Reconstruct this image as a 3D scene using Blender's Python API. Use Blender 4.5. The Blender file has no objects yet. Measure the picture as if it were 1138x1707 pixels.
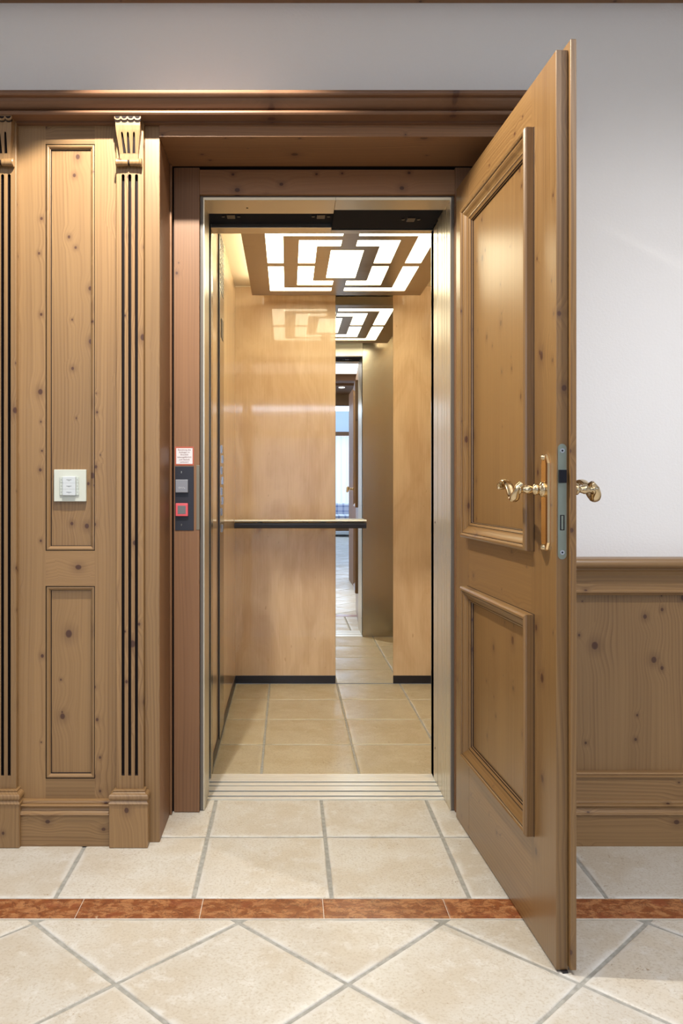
import bpy, bmesh, math, random
from mathutils import Vector, Matrix, noise as mnoise
random.seed(7)
S = bpy.context.scene
COL = S.collection
PI = math.pi

# ------------------------------------------------------------------ camera
cam_d = bpy.data.cameras.new('camera')
cam = bpy.data.objects.new('camera', cam_d); COL.objects.link(cam)
cam.location = (0, 0, 1.05); cam.rotation_euler = (PI/2, 0, 0)
cam_d.sensor_fit = 'HORIZONTAL'; cam_d.sensor_width = 36
cam_d.lens = 36*1375/1138
cam_d.shift_x = (569-480)/1138; cam_d.shift_y = -(853.5-815)/1138
cam_d.clip_start = 0.02
S.camera = cam
# ------------------------------------------------------------------ view and world
S.view_settings.view_transform = 'Standard'
try: S.view_settings.look = 'None'
except Exception: pass
S.view_settings.gamma = 1; S.view_settings.use_curve_mapping = False
S.view_settings.exposure = -0.04
W = bpy.data.worlds.new('world'); S.world = W; W.use_nodes = True
W.node_tree.nodes['Background'].inputs[0].default_value = (0.75, 0.85, 1, 1)
W.node_tree.nodes['Background'].inputs[1].default_value = 0.15
# ------------------------------------------------------------------ lamps of the hall (recessed spots), plus a wide area light added as fill
def spot(name, loc, power, size_deg, blend, color=(1, .9, .76), radius=.02, aim=(0, 0, 0)):
    l = bpy.data.lights.new(name, 'SPOT'); l.energy = power; l.spot_size = math.radians(size_deg)
    l.spot_blend = blend; l.color = color; l.shadow_soft_size = radius
    o = bpy.data.objects.new(name, l); COL.objects.link(o); o.location = loc; o.rotation_euler = aim
    return o
def area(name, loc, power, sx, sy, color, rot=(0, 0, 0)):
    l = bpy.data.lights.new(name, 'AREA'); l.energy = power; l.shape = 'RECTANGLE'; l.size = sx; l.size_y = sy; l.color = color
    o = bpy.data.objects.new(name, l); COL.objects.link(o); o.location = loc; o.rotation_euler = rot
    return o
spot('spot_lamp', (-.36, 1.87, 2.53), 175, 120, .10, (1, .935, .82), aim=(0, math.radians(-5), 0))
spot('spot_lamp', (1.35, 1.2, 2.53), 100, 160, 1.0, (1, .985, .98))
spot('spot_lamp', (-1.1, .6, 2.5), 24, 130, .6, (.97, .97, 1))
area('ambient_fill', (0.1, -.2, 2.5), 45, 3.2, 2.6, (1, .98, .96))  # soft fill added for ambient bounce, no fixture there
area('window_daylight', (0, -10.0, 3.32), 260, 4.5, 1.2, (.60, .77, 1), (math.radians(48), 0, 0))

# ------------------------------------------------------------------ node helpers
def new_mat(name):
    m = bpy.data.materials.new(name); m.use_nodes = True
    nt = m.node_tree; nt.nodes.clear()
    out = nt.nodes.new('ShaderNodeOutputMaterial'); b = nt.nodes.new('ShaderNodeBsdfPrincipled')
    nt.links.new(b.outputs[0], out.inputs[0])
    return m, nt, b
def plain(name, col, rough=.5, metal=0, coat=0, spec=.5, emit=None, es=0):
    m, nt, b = new_mat(name)
    b.inputs['Base Color'].default_value = (*col, 1); b.inputs['Roughness'].default_value = rough
    b.inputs['Metallic'].default_value = metal; b.inputs['Coat Weight'].default_value = coat
    b.inputs['Specular IOR Level'].default_value = spec
    if emit: b.inputs['Emission Color'].default_value = (*emit, 1); b.inputs['Emission Strength'].default_value = es
    return m
class NB:
    def __init__(s, nt): s.nt = nt
    def n(s, t, **k):
        x = s.nt.nodes.new(t)
        for a, v in k.items(): setattr(x, a, v)
        return x
    def set(s, sock, v):
        if isinstance(v, bpy.types.NodeSocket): s.nt.links.new(v, sock)
        else: sock.default_value = v
    def m(s, op, a, b=0.0, c=None):
        x = s.n('ShaderNodeMath', operation=op); s.set(x.inputs[0], a); s.set(x.inputs[1], b)
        if c is not None: s.set(x.inputs[2], c)
        return x.outputs[0]
    def xyz(s, x, y, z=0.0):
        c = s.n('ShaderNodeCombineXYZ'); s.set(c.inputs[0], x); s.set(c.inputs[1], y); s.set(c.inputs[2], z); return c.outputs[0]
    def noise(s, vec, scale=1.0, detail=2.0, rough=.5, dist=0.0):
        x = s.n('ShaderNodeTexNoise'); s.set(x.inputs['Vector'], vec); x.inputs['Scale'].default_value = scale
        x.inputs['Detail'].default_value = detail; x.inputs['Roughness'].default_value = rough; x.inputs['Distortion'].default_value = dist
        return x.outputs[0]
    def ss(s, v, a, b, c=0.0, d=1.0):
        x = s.n('ShaderNodeMapRange', interpolation_type='SMOOTHSTEP'); s.set(x.inputs[0], v)
        for i, q in enumerate((a, b, c, d)): s.set(x.inputs[1+i], q)
        return x.outputs[0]
    def mix(s, f, a, b, mode='MIX'):
        x = s.n('ShaderNodeMix', data_type='RGBA', blend_type=mode)
        s.set(x.inputs[0], f)
        for i, q in ((6, a), (7, b)):
            s.set(x.inputs[i], (*q, 1) if isinstance(q, tuple) and len(q) == 3 else q)
        return x.outputs[2]
    def bump(s, h, strength, dist, bsdf):
        x = s.n('ShaderNodeBump'); s.set(x.inputs['Height'], h); x.inputs['Strength'].default_value = strength
        x.inputs['Distance'].default_value = dist; s.nt.links.new(x.outputs[0], bsdf.inputs['Normal'])

def pine(name, horiz, light, dark, rough=.42, coat=.15, knots=1.0, contrast=1.0):
    m, nt, b = new_mat(name); N = NB(nt)
    tc = N.n('ShaderNodeTexCoord'); sp = N.n('ShaderNodeSeparateXYZ'); nt.links.new(tc.outputs['Object'], sp.inputs[0])
    X, Y, Z = sp.outputs; rnd = N.n('ShaderNodeObjectInfo').outputs['Random']
    if horiz: u = N.m('ADD', Z, N.m('MULTIPLY', Y, .93)); v = X
    else: u = N.m('ADD', X, N.m('MULTIPLY', Y, .93)); v = Z
    u = N.m('ADD', u, N.m('MULTIPLY', rnd, 31.7)); v = N.m('ADD', v, N.m('MULTIPLY', rnd, 57.3))
    core = None; push = 0.0
    for sc, prob, r0, sd in ((6.4, .66, .0125, 0.0), (12.5, .36, .0062, 13.3)):
        wob = N.m('MULTIPLY', N.noise(N.xyz(u, v), 60, 1), .05)
        vo = N.n('ShaderNodeTexVoronoi', voronoi_dimensions='2D'); vo.inputs['Scale'].default_value = 1
        vo.inputs['Randomness'].default_value = .9
        nt.links.new(N.xyz(N.m('ADD', N.m('MULTIPLY', u, sc*1.05), sd), N.m('ADD', N.m('MULTIPLY', v, sc*.85), sd)), vo.inputs['Vector'])
        cs = N.n('ShaderNodeSeparateColor'); nt.links.new(vo.outputs['Color'], cs.inputs[0])
        on = N.m('LESS_THAN', cs.outputs[0], prob*knots)
        r = N.m('MULTIPLY', N.m('ADD', N.m('MULTIPLY', cs.outputs[1], .75), .35), r0*sc)
        d = N.m('ADD', N.m('DIVIDE', vo.outputs['Distance'], r), wob)
        k = N.m('MULTIPLY', N.ss(d, .55, 1.05, 1, 0), on)
        halo = N.m('MULTIPLY', N.m('MULTIPLY', N.ss(d, .3, 3.2, 1, 0), on), .35)
        k = N.m('MAXIMUM', k, halo)
        core = k if core is None else N.m('MAXIMUM', core, k)
        push = N.m('ADD', push, N.m('MULTIPLY', N.m('MULTIPLY', N.ss(d, 0, 6.5, 1, 0), on), r0*1.3))
    w = N.m('ADD', N.m('ADD', u, push), N.m('MULTIPLY', N.noise(N.xyz(N.m('MULTIPLY', u, 4.0), N.m('MULTIPLY', v, .8)), 1, 2, .4), .075))
    lines = N.noise(N.xyz(N.m('MULTIPLY', w, 150), N.m('MULTIPLY', v, .8)), 1, 2, .6)
    saw = N.m('FRACT', N.m('MULTIPLY', w, 95)); saw = N.m('MULTIPLY', saw, saw)
    fine = N.noise(N.xyz(N.m('MULTIPLY', w, 700), N.m('MULTIPLY', v, 9)), 1, 1)
    amp = N.ss(N.noise(N.xyz(N.m('MULTIPLY', u, 9), N.m('MULTIPLY', v, 1.2), 3.3), 1, 1), .35, .65, .25, 1)
    g = N.m('ADD', N.m('MULTIPLY', lines, .75*contrast), N.m('ADD', N.m('MULTIPLY', N.m('MULTIPLY', saw, amp), .36*contrast), N.m('MULTIPLY', fine, .2)))
    f = N.ss(g, .2, 1.15)
    c = N.mix(f, light, dark)
    tone = N.ss(N.noise(N.xyz(N.m('MULTIPLY', u, 2.3), N.m('MULTIPLY', v, .6), 7), 1, 2), .3, .7, .9, 1.09)
    tone = N.m('MULTIPLY', tone, N.m('ADD', .95, N.m('MULTIPLY', rnd, .1)))
    c = N.mix(1.0, c, N.xyz(tone, tone, tone), 'MULTIPLY')
    c = N.mix(N.m('MULTIPLY', core, .95), c, (.058, .020, .011))
    nt.links.new(c, b.inputs['Base Color'])
    b.inputs['Roughness'].default_value = rough; b.inputs['Coat Weight'].default_value = coat; b.inputs['Coat Roughness'].default_value = .28
    N.bump(g, .08, .001, b)
    return m
PL, PD = (.29, .172, .073), (.155, .078, .030)
M = {}
M['pine_v'] = pine('pine_upright', False, PL, PD)
M['pine_h'] = pine('pine_level', True, PL, PD)
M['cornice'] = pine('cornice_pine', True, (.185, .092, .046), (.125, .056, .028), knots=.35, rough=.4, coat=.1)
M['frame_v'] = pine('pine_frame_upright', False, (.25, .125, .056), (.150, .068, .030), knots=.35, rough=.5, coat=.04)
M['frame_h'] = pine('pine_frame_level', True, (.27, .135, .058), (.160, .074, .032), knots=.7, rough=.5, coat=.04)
DL, DD = (.24, .134, .048), (.125, .060, .020)
M['door_v'] = pine('door_pine_upright', False, DL, DD, rough=.38, coat=.45, knots=.8, contrast=1.1)
M['door_h'] = pine('door_pine_level', True, DL, DD, rough=.38, coat=.45, knots=.8, contrast=1.1)
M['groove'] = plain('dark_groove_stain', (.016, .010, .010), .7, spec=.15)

def maple():
    m, nt, b = new_mat('maple_laminate'); N = NB(nt)
    tc = N.n('ShaderNodeTexCoord'); sp = N.n('ShaderNodeSeparateXYZ'); nt.links.new(tc.outputs['Object'], sp.inputs[0])
    X, Y, Z = sp.outputs
    u = N.m('ADD', X, N.m('MULTIPLY', Y, .9))
    n1 = N.noise(N.xyz(N.m('MULTIPLY', u, 7), N.m('MULTIPLY', Z, 2.2)), 1, 4, .55, 1.2)
    n2 = N.noise(N.xyz(N.m('MULTIPLY', u, 160), N.m('MULTIPLY', Z, 5)), 1, 2)
    f = N.m('ADD', N.m('MULTIPLY', n1, .75), N.m('MULTIPLY', n2, .25))
    c = N.mix(N.ss(f, .3, .7), (.69, .50, .30), (.55, .36, .195))
    fl = N.ss(N.noise(N.xyz(N.m('MULTIPLY', u, 55), N.m('MULTIPLY', Z, 18), 2), 1, 1), .74, .8)
    c = N.mix(N.m('MULTIPLY', fl, .35), c, (.33, .15, .06))
    nt.links.new(c, b.inputs['Base Color']); b.inputs['Roughness'].default_value = .35
    b.inputs['Coat Weight'].default_value = .9; b.inputs['Coat Roughness'].default_value = .05
    return m
M['maple'] = maple()

def steel(name, col, rough, horiz=False, streak=.02):
    m, nt, b = new_mat(name); N = NB(nt)
    tc = N.n('ShaderNodeTexCoord'); sp = N.n('ShaderNodeSeparateXYZ'); nt.links.new(tc.outputs['Object'], sp.inputs[0])
    X, Y, Z = sp.outputs
    if horiz: v = N.xyz(N.m('MULTIPLY', X, 6), N.m('MULTIPLY', Y, 400), N.m('MULTIPLY', Z, 400))
    else: v = N.xyz(N.m('MULTIPLY', X, 400), N.m('MULTIPLY', Y, 400), N.m('MULTIPLY', Z, 6))
    n = N.noise(v, 1, 2)
    nt.links.new(N.ss(n, .2, .8, rough-streak/2, rough+streak/2), b.inputs['Roughness'])
    nt.links.new(N.mix(N.ss(n, .2, .8), tuple(c*.985 for c in col), col), b.inputs['Base Color'])
    b.inputs['Metallic'].default_value = 1; b.inputs['Anisotropic'].default_value = .4
    return m
M['steel'] = steel('brushed_steel', (.46, .42, .35), .22)
M['steel_h'] = steel('brushed_steel_level', (.60, .56, .49), .3, True)
M['sill'] = plain('sill_aluminium', (.86, .85, .80), .38, .45)
M['plate'] = steel('light_plate_steel', (.40, .34, .275), .30, True, .06)
M['frame_grey'] = plain('grey_frame_paint', (.13, .112, .095), .5)
M['dull'] = plain('dull_strike_steel', (.22, .19, .14), .45, .4)
M['cream'] = plain('cream_steel', (.60, .54, .42), .3, .6)
M['mirror'] = plain('mirror_glass', (.90, .905, .89), .004, 1)
M['black'] = plain('black_lacquer', (.012, .01, .014), .35)
M['blackplate'] = plain('black_anodised', (.018, .018, .027), .45)
M['slot'] = plain('dark_track_steel', (.012, .013, .019), .85, 0, spec=.12)
M['brass'] = plain('polished_brass', (.63, .51, .33), .12, 1)
M['brass2'] = plain('brass_plate', (.88, .66, .38), .13, 1)
M['nickel'] = plain('lock_face_nickel', (.36, .40, .33), .33, .9)
M['chrome'] = plain('chrome', (.8, .8, .82), .12, 1)
M['diffuser'] = plain('lit_diffuser', (.9, .9, .85), .4, emit=(1, .92, .64), es=10.0)
M['diffuser_side'] = plain('lit_housing_side', (.9, .85, .7), .4, emit=(1, .90, .64), es=14)
M['ceil_pale'] = plain('cabin_ceiling_paint', (.75, .66, .5), .4)
M['plastic_grey'] = plain('grey_button_plastic', (.24, .25, .29), .45)
M['plastic_red'] = plain('pink_red_button_rim', (.72, .10, .12), .35)
M['plastic_dgrey'] = plain('dark_grey_button_core', (.16, .16, .17), .5)
M['paper'] = plain('label_paper', (.75, .73, .76), .5)
M['red_paper'] = plain('red_label_border', (.46, .10, .055), .5)
M['ink'] = plain('dark_red_ink', (.17, .03, .04), .6)
M['glassplate'] = plain('pale_glass_plate', (.56, .585, .52), .12, coat=.5)
M['keypad'] = plain('pale_keypad', (.50, .54, .50), .35)
M['display'] = plain('pale_label_window', (.56, .60, .63), .2)
M['greyink'] = plain('grey_ink', (.13, .14, .15), .6)
M['white'] = plain('white_plastic', (.8, .8, .8), .4)

def plaster():
    m, nt, b = new_mat('white_wallpaper'); N = NB(nt)
    tc = N.n('ShaderNodeTexCoord')
    n = N.noise(tc.outputs['Object'], 130, 4, .6)
    b.inputs['Base Color'].default_value = (.87, .87, .88, 1); b.inputs['Roughness'].default_value = .85
    N.bump(n, .35, .002, b); return m
M['plaster'] = plaster()

def tile_mat(name='terracotta_cream_tile', mul=(1, 1, 1)):
    m, nt, b = new_mat(name); N = NB(nt)
    tc = N.n('ShaderNodeTexCoord'); P = tc.outputs['Object']
    r = N.n('ShaderNodeNewGeometry').outputs['Random Per Island']
    at = N.n('ShaderNodeAttribute', attribute_name='edge').outputs['Fac']
    off = N.n('ShaderNodeVectorMath', operation='ADD'); nt.links.new(P, off.inputs[0]); nt.links.new(N.xyz(N.m('MULTIPLY', r, 17), N.m('MULTIPLY', r, 29), N.m('MULTIPLY', r, 5)), off.inputs[1])
    Q = off.outputs[0]
    big = N.noise(Q, 5, 3, .55)
    c = N.mix(N.ss(big, .38, .62), (.67, .64, .58), (.61, .55, .46))
    vb = N.noise(Q, 2.3, 2, .5, .6); c = N.mix(N.ss(vb, .5, .7, 0, .5), c, (.58, .54, .48))
    tint = N.m('ADD', .93, N.m('MULTIPLY', r, .12))
    c = N.mix(1, c, N.xyz(tint, tint, tint), 'MULTIPLY')
    med = N.noise(Q, 22, 4, .65)
    c = N.mix(N.ss(med, .5, .72, 0, .6), c, (.74, .73, .70))
    grain = N.noise(Q, 160, 3, .6)
    c = N.mix(N.ss(grain, .47, .70, 0, .6), c, (.46, .39, .30))
    pits = N.noise(Q, 95, 2, .5, 1.5); mask = N.ss(N.noise(Q, 9, 2), .48, .66)
    sc1 = N.noise(off.outputs[0], 7, 5, .75, 2.2); sv = N.m('ABSOLUTE', N.m('SUBTRACT', sc1, .5))
    c = N.mix(N.m('MULTIPLY', N.ss(sv, .0, .010, .5, 0), mask), c, (.40, .31, .20))
    c = N.mix(N.m('MULTIPLY', N.ss(pits, .66, .71), N.m('MULTIPLY', mask, .85)), c, (.28, .18, .09))
    en = N.m('MULTIPLY', at, N.ss(N.noise(Q, 14, 3), .35, .6))
    c = N.mix(N.m('MULTIPLY', en, .65), c, (.74, .735, .71))
    c = N.mix(1, c, tuple(k*.86 for k in mul), 'MULTIPLY')
    nt.links.new(c, b.inputs['Base Color'])
    nt.links.new(N.ss(big, .3, .7, .33, .5), b.inputs['Roughness'])
    N.bump(N.m('ADD', N.m('MULTIPLY', med, .6), N.m('MULTIPLY', grain, .4)), .25, .002, b)
    return m
M['tile'] = tile_mat()
M['tile_dimmed'] = tile_mat('dimmed_cabin_tile', (.80, .72, .55))  # hall tile multiplied darker and yellower for the cabin's weaker, warmer light
def grout_mat():
    m, nt, b = new_mat('grey_grout'); N = NB(nt)
    P = N.n('ShaderNodeTexCoord').outputs['Object']
    c = N.mix(N.ss(N.noise(P, 60, 3), .3, .7), (.36, .355, .33), (.27, .265, .24))
    nt.links.new(c, b.inputs['Base Color']); b.inputs['Roughness'].default_value = .9; return m
M['grout'] = grout_mat()
def marble():
    m, nt, b = new_mat('red_brown_marble'); N = NB(nt)
    P = N.n('ShaderNodeTexCoord').outputs['Object']
    r = N.n('ShaderNodeNewGeometry').outputs['Random Per Island']
    mp = N.n('ShaderNodeVectorMath', operation='MULTIPLY'); nt.links.new(P, mp.inputs[0]); mp.inputs[1].default_value = (1, 1.5, 1)
    Q = mp.outputs[0]
    n1 = N.noise(Q, 26, 6, .68, .5)
    c = N.mix(N.ss(n1, .44, .57), (.235, .075, .026), (.40, .18, .075))
    n2 = N.noise(Q, 30, 6, .7, .8)
    v = N.m('ABSOLUTE', N.m('SUBTRACT', n2, .5))
    c = N.mix(N.ss(v, .0, .025, .9, 0), c, (.10, .034, .018))
    n3 = N.noise(Q, 12, 3, .6, .3)
    c = N.mix(N.ss(n3, .56, .66, 0, .45), c, (.24, .06, .028))
    c = N.mix(N.ss(N.noise(Q, 44, 3), .70, .76, 0, .6), c, (.62, .45, .30))
    t = N.m('ADD', .88, N.m('MULTIPLY', r, .2)); c = N.mix(1, c, N.xyz(t, t, t), 'MULTIPLY')
    nt.links.new(c, b.inputs['Base Color']); b.inputs['Roughness'].default_value = .3; return m
M['marble'] = marble()

# ------------------------------------------------------------------ mesh helpers
def link(name, bm, mats, parent=None, smooth=False, loc=None):
    me = bpy.data.meshes.new(name); bmesh.ops.recalc_face_normals(bm, faces=bm.faces[:]) ; bm.to_mesh(me); bm.free()
    for mt in (mats if isinstance(mats, (list, tuple)) else [mats]): me.materials.append(mt)
    if smooth:
        for p in me.polygons: p.use_smooth = True
    o = bpy.data.objects.new(name, me); COL.objects.link(o)
    if parent is not None:
        o.parent = parent
        L = parent.get('_base')
        if L is not None: o.location = (-L[0], -L[1], -L[2])
    if loc: o.location = loc
    return o
def thing(name, label, cat, base=(0, 0, 0), group=None, kind=None, world=True):
    o = bpy.data.objects.new(name, None); COL.objects.link(o); o.empty_display_size = .05
    o.location = base; o['label'] = label; o['category'] = cat
    if world: o['_base'] = list(base)
    if group: o['group'] = group
    if kind: o['kind'] = kind
    return o
def tag(o, label=None, cat=None, group=None, kind=None):
    if label: o['label'] = label
    if cat: o['category'] = cat
    if group: o['group'] = group
    if kind: o['kind'] = kind
    return o
def bbox(bm, x0, x1, y0, y1, z0, z1, bev=.0, seg=2, mi=0):
    vs = [bm.verts.new(p) for p in ((x0,y0,z0),(x1,y0,z0),(x1,y1,z0),(x0,y1,z0),(x0,y0,z1),(x1,y0,z1),(x1,y1,z1),(x0,y1,z1))]
    fs = [bm.faces.new([vs[i] for i in q]) for q in ((0,3,2,1),(4,5,6,7),(0,1,5,4),(1,2,6,5),(2,3,7,6),(3,0,4,7))]
    for f in fs: f.material_index = mi
    if bev > 0:
        es = list({e for f in fs for e in f.edges})
        r = bmesh.ops.bevel(bm, geom=es, offset=bev, segments=seg, profile=.5, affect='EDGES')
        for f in r['faces']: f.material_index = mi
    return fs
def box(name, mt, parent, x0, x1, y0, y1, z0, z1, bev=.0015, seg=2):
    bm = bmesh.new(); bbox(bm, x0, x1, y0, y1, z0, z1, bev, seg); return link(name, bm, mt, parent)
def prism(bm, pts, f, a0, a1, mi=0):
    """pts: closed 2D outline; f(p, a) -> xyz"""
    A = [bm.verts.new(f(p, a0)) for p in pts]; B = [bm.verts.new(f(p, a1)) for p in pts]
    n = len(pts); fs = []
    for i in range(n): fs.append(bm.faces.new((A[i], A[(i+1) % n], B[(i+1) % n], B[i])))
    fs.append(bm.faces.new(A[::-1])); fs.append(bm.faces.new(B))
    for q in fs: q.material_index = mi
    return fs
fx = lambda p, a: (a, p[0], p[1])       # (y,z) profile run along x
fz = lambda p, a: (p[0], p[1], a)       # (x,y) profile run along z
def arc(cx, cy, r, a0, a1, n=7):
    return [(cx+r*math.cos(math.radians(a0+(a1-a0)*i/n)), cy+r*math.sin(math.radians(a0+(a1-a0)*i/n))) for i in range(n+1)]
def rings(bm, rect, prof, f, side_mats=(0, 1, 0, 1), fill=None):
    """mitred frame: rect=(u0,u1,v0,v1), prof = [(inset, height)...], f(u,v,h)->xyz"""
    u0, u1, v0, v1 = rect; R = []
    for d, h, *_ in prof:
        R.append([bm.verts.new(f(a, b_, h)) for a, b_ in ((u0+d, v0+d), (u1-d, v0+d), (u1-d, v1-d), (u0+d, v1-d))])
    for i in range(len(R)-1):
        for k in range(4):
            q = bm.faces.new((R[i][k], R[i][(k+1) % 4], R[i+1][(k+1) % 4], R[i+1][k])); q.material_index = prof[i][2] if len(prof[i]) > 2 else side_mats[k]
    if fill is not None:
        q = bm.faces.new(R[-1]); q.material_index = fill
def cyl(bm, c, axis, r, h, n=24, r2=None, mi=0):
    axis = Vector(axis).normalized(); rot = axis.to_track_quat('Z', 'Y').to_matrix().to_4x4()
    mt = Matrix.Translation(Vector(c)+axis*h/2) @ rot
    g = bmesh.ops.create_cone(bm, cap_ends=True, segments=n, radius1=r, radius2=r if r2 is None else r2, depth=h, matrix=mt)
    for f in {f for v in g['verts'] for f in v.link_faces}: f.material_index = mi
def tube(bm, path, radii, n=14, flat=1.0):
    P = [Vector(p) for p in path]; R = []
    up = Vector((0, 0, 1)); 
    for i, p in enumerate(P):
        t = (P[min(i+1, len(P)-1)]-P[max(i-1, 0)]).normalized()
        a = up.cross(t)
        if a.length < .1: a = Vector((1, 0, 0)).cross(t)
        a.normalize(); b_ = t.cross(a)
        r = radii[i] if isinstance(radii, (list, tuple)) else radii
        if not isinstance(r, tuple): r = (r, r*flat)
        R.append([bm.verts.new(p+a*math.cos(2*PI*k/n)*r[0]+b_*math.sin(2*PI*k/n)*r[1]) for k in range(n)])
    for i in range(len(R)-1):
        for k in range(n): bm.faces.new((R[i][k], R[i][(k+1) % n], R[i+1][(k+1) % n], R[i+1][k]))
    bm.faces.new(R[0][::-1]); bm.faces.new(R[-1])
def smooth_path(pts, n=6):
    out = []; P = [Vector(p) for p in pts]; P = [P[0]*2-P[1]] + P + [P[-1]*2-P[-2]]
    for i in range(1, len(P)-2):
        for k in range(n):
            t = k/n; a, b_, c, d = P[i-1:i+3]
            out.append(.5*((2*b_)+(c-a)*t+(2*a-5*b_+4*c-d)*t*t+(3*b_-a-3*c+d)*t**3))
    out.append(P[-2]); return out
def lathe(bm, c, axis, prof, n=24):
    """prof [(dist along axis, radius)]"""
    axis = Vector(axis).normalized(); q = axis.to_track_quat('Z', 'Y'); R = []
    for h, r in prof:
        R.append([bm.verts.new(Vector(c)+q @ Vector((r*math.cos(2*PI*k/n), r*math.sin(2*PI*k/n), h))) for k in range(n)])
    for i in range(len(R)-1):
        for k in range(n): bm.faces.new((R[i][k], R[i][(k+1) % n], R[i+1][(k+1) % n], R[i+1][k]))
    bm.faces.new(R[0][::-1]); bm.faces.new(R[-1])
def text_mesh(name, body, size, mt, parent, mat4, align='CENTER', ext=.0002):
    cu = bpy.data.curves.new('writing', 'FONT'); cu.body = body; cu.size = size; cu.align_x = align; cu.align_y = 'CENTER'; cu.extrude = ext
    t = bpy.data.objects.new('writing', cu); COL.objects.link(t)
    me = bpy.data.meshes.new_from_object(t.evaluated_get(bpy.context.evaluated_depsgraph_get()))
    bpy.data.objects.remove(t); bpy.data.curves.remove(cu)
    me.transform(mat4); me.materials.clear(); me.materials.append(mt)
    o = bpy.data.objects.new(name, me); COL.objects.link(o); o.parent = parent
    L = parent.get('_base') if parent else None
    if L is not None: o.location = (-L[0], -L[1], -L[2])
    return o
FACE = Matrix.Rotation(PI/2, 4, 'X')   # text standing up, facing -Y
def boolean(o, cutter_bm):
    cm = bpy.data.meshes.new('c'); bmesh.ops.recalc_face_normals(cutter_bm, faces=cutter_bm.faces[:]); cutter_bm.to_mesh(cm); cutter_bm.free()
    c = bpy.data.objects.new('c', cm); COL.objects.link(c); c.location = o.location
    par = o.parent; o.parent = None; loc = o.location.copy(); o.location = (0, 0, 0); c.location = (0, 0, 0)
    md = o.modifiers.new('b', 'BOOLEAN'); md.operation = 'DIFFERENCE'; md.solver = 'EXACT'; md.object = c
    bpy.context.view_layer.update()
    me = bpy.data.meshes.new_from_object(o.evaluated_get(bpy.context.evaluated_depsgraph_get()))
    o.modifiers.clear(); o.data = me; bpy.data.objects.remove(c)
    o.parent = par; o.location = loc
def capsule(bm, x0, x1, z0, z1, w, y0, y1, n=8, square_bottom=False):
    """slot cutter: centre line from (x0,z0) bottom to (x1,z1) top"""
    r = w/2; pts = []
    pts += [(x1+r*math.cos(PI*i/n), z1-r+r*math.sin(PI*i/n)) for i in range(n+1)]
    if square_bottom: pts += [(x0-r, z0), (x0+r, z0)]
    else: pts += [(x0+r*math.cos(PI+PI*i/n), z0+r+r*math.sin(PI+PI*i/n)) for i in range(n+1)]
    prism(bm, pts, lambda p, a: (p[0], a, p[1]), y0, y1)
def copy_tree(o, parent=None):
    c = o.copy(); COL.objects.link(c)
    if parent is not None: c.parent = parent
    for ch in list(o.children): copy_tree(ch, c)
    return c

# ================================================================== SETTING
def clip(poly, axis, lim, keep_less):
    out = []
    for i in range(len(poly)):
        a, b_ = poly[i], poly[(i+1) % len(poly)]
        ia = (a[axis] <= lim) == keep_less; ib = (b_[axis] <= lim) == keep_less
        if ia: out.append(a)
        if ia != ib:
            t = (lim-a[axis])/(b_[axis]-a[axis]); out.append((a[0]+(b_[0]-a[0])*t, a[1]+(b_[1]-a[1])*t))
    return out
def inset_poly(P, d):
    """convex CCW polygon moved inwards"""
    n = len(P); out = []
    for i in range(n):
        p0, p1, p2 = Vector(P[i-1]), Vector(P[i]), Vector(P[(i+1) % n])
        e1 = (p1-p0); e2 = (p2-p1)
        if e1.length < 1e-5 or e2.length < 1e-5: return None
        e1.normalize(); e2.normalize()
        n1 = Vector((-e1.y, e1.x)); n2 = Vector((-e2.y, e2.x)); k = 1+n1.dot(n2)
        if k < .05: return None
        q = p1+(n1+n2)*(d/k); out.append((q.x, q.y))
    return out
def area2(P): return sum(P[i][0]*P[(i+1) % len(P)][1]-P[(i+1) % len(P)][0]*P[i][1] for i in range(len(P)))/2
def tile(bm, lay, P, g, zt, wob=.0016, mi=0, edge=.02, step=.03, bv=1.0):
    if len(P) < 3: return
    if area2(P) < 0: P = P[::-1]
    if area2(P) < .0006: return
    A = inset_poly(P, g/2)
    if not A or area2(A) < .0004: return
    pts = []
    for i in range(len(A)):
        a, b_ = Vector(A[i]), Vector(A[(i+1) % len(A)]); L = (b_-a).length; k = max(1, int(L/step)); nn = Vector((-(b_-a).y, (b_-a).x))
        if nn.length > 0: nn.normalize()
        for j in range(k):
            p = a.lerp(b_, j/k); s = mnoise.noise(Vector((p.x*13+3, p.y*13, zt*7+len(pts)*.01)))*wob
            if j == 0: pts.append(p)
            else: pts.append(p+nn*s)
    c = sum(pts, Vector((0, 0)))/len(pts)
    def ring(d, z):
        out = []
        for p in pts:
            v = p-c; L = v.length; out.append(bm.verts.new((*(c+v*max(.05, (L-d)/L)), z)))
        return out
    rs = [ring(0, zt-.006), ring(.0004*bv, zt-.0022*bv), ring(.0025*bv, zt-.0004*bv), ring(.005*bv, zt), ring(edge, zt+.0004*(mi == 0))]
    for k, r in enumerate(rs):
        for v in r: v[lay] = 1.0 if k < 4 else 0.0
    n = len(pts)
    for i in range(len(rs)-1):
        for k in range(n):
            f = bm.faces.new((rs[i][k], rs[i][(k+1) % n], rs[i+1][(k+1) % n], rs[i+1][k])); f.material_index = mi; f.smooth = True
    f = bm.faces.new(rs[-1]); f.material_index = mi
XJ = [-2.79, -2.425, -2.06, -1.695, -1.33, -.965, -.598, -.243, .112, .466, .818, 1.18, 1.54, 1.9, 2.26, 2.62]
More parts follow.
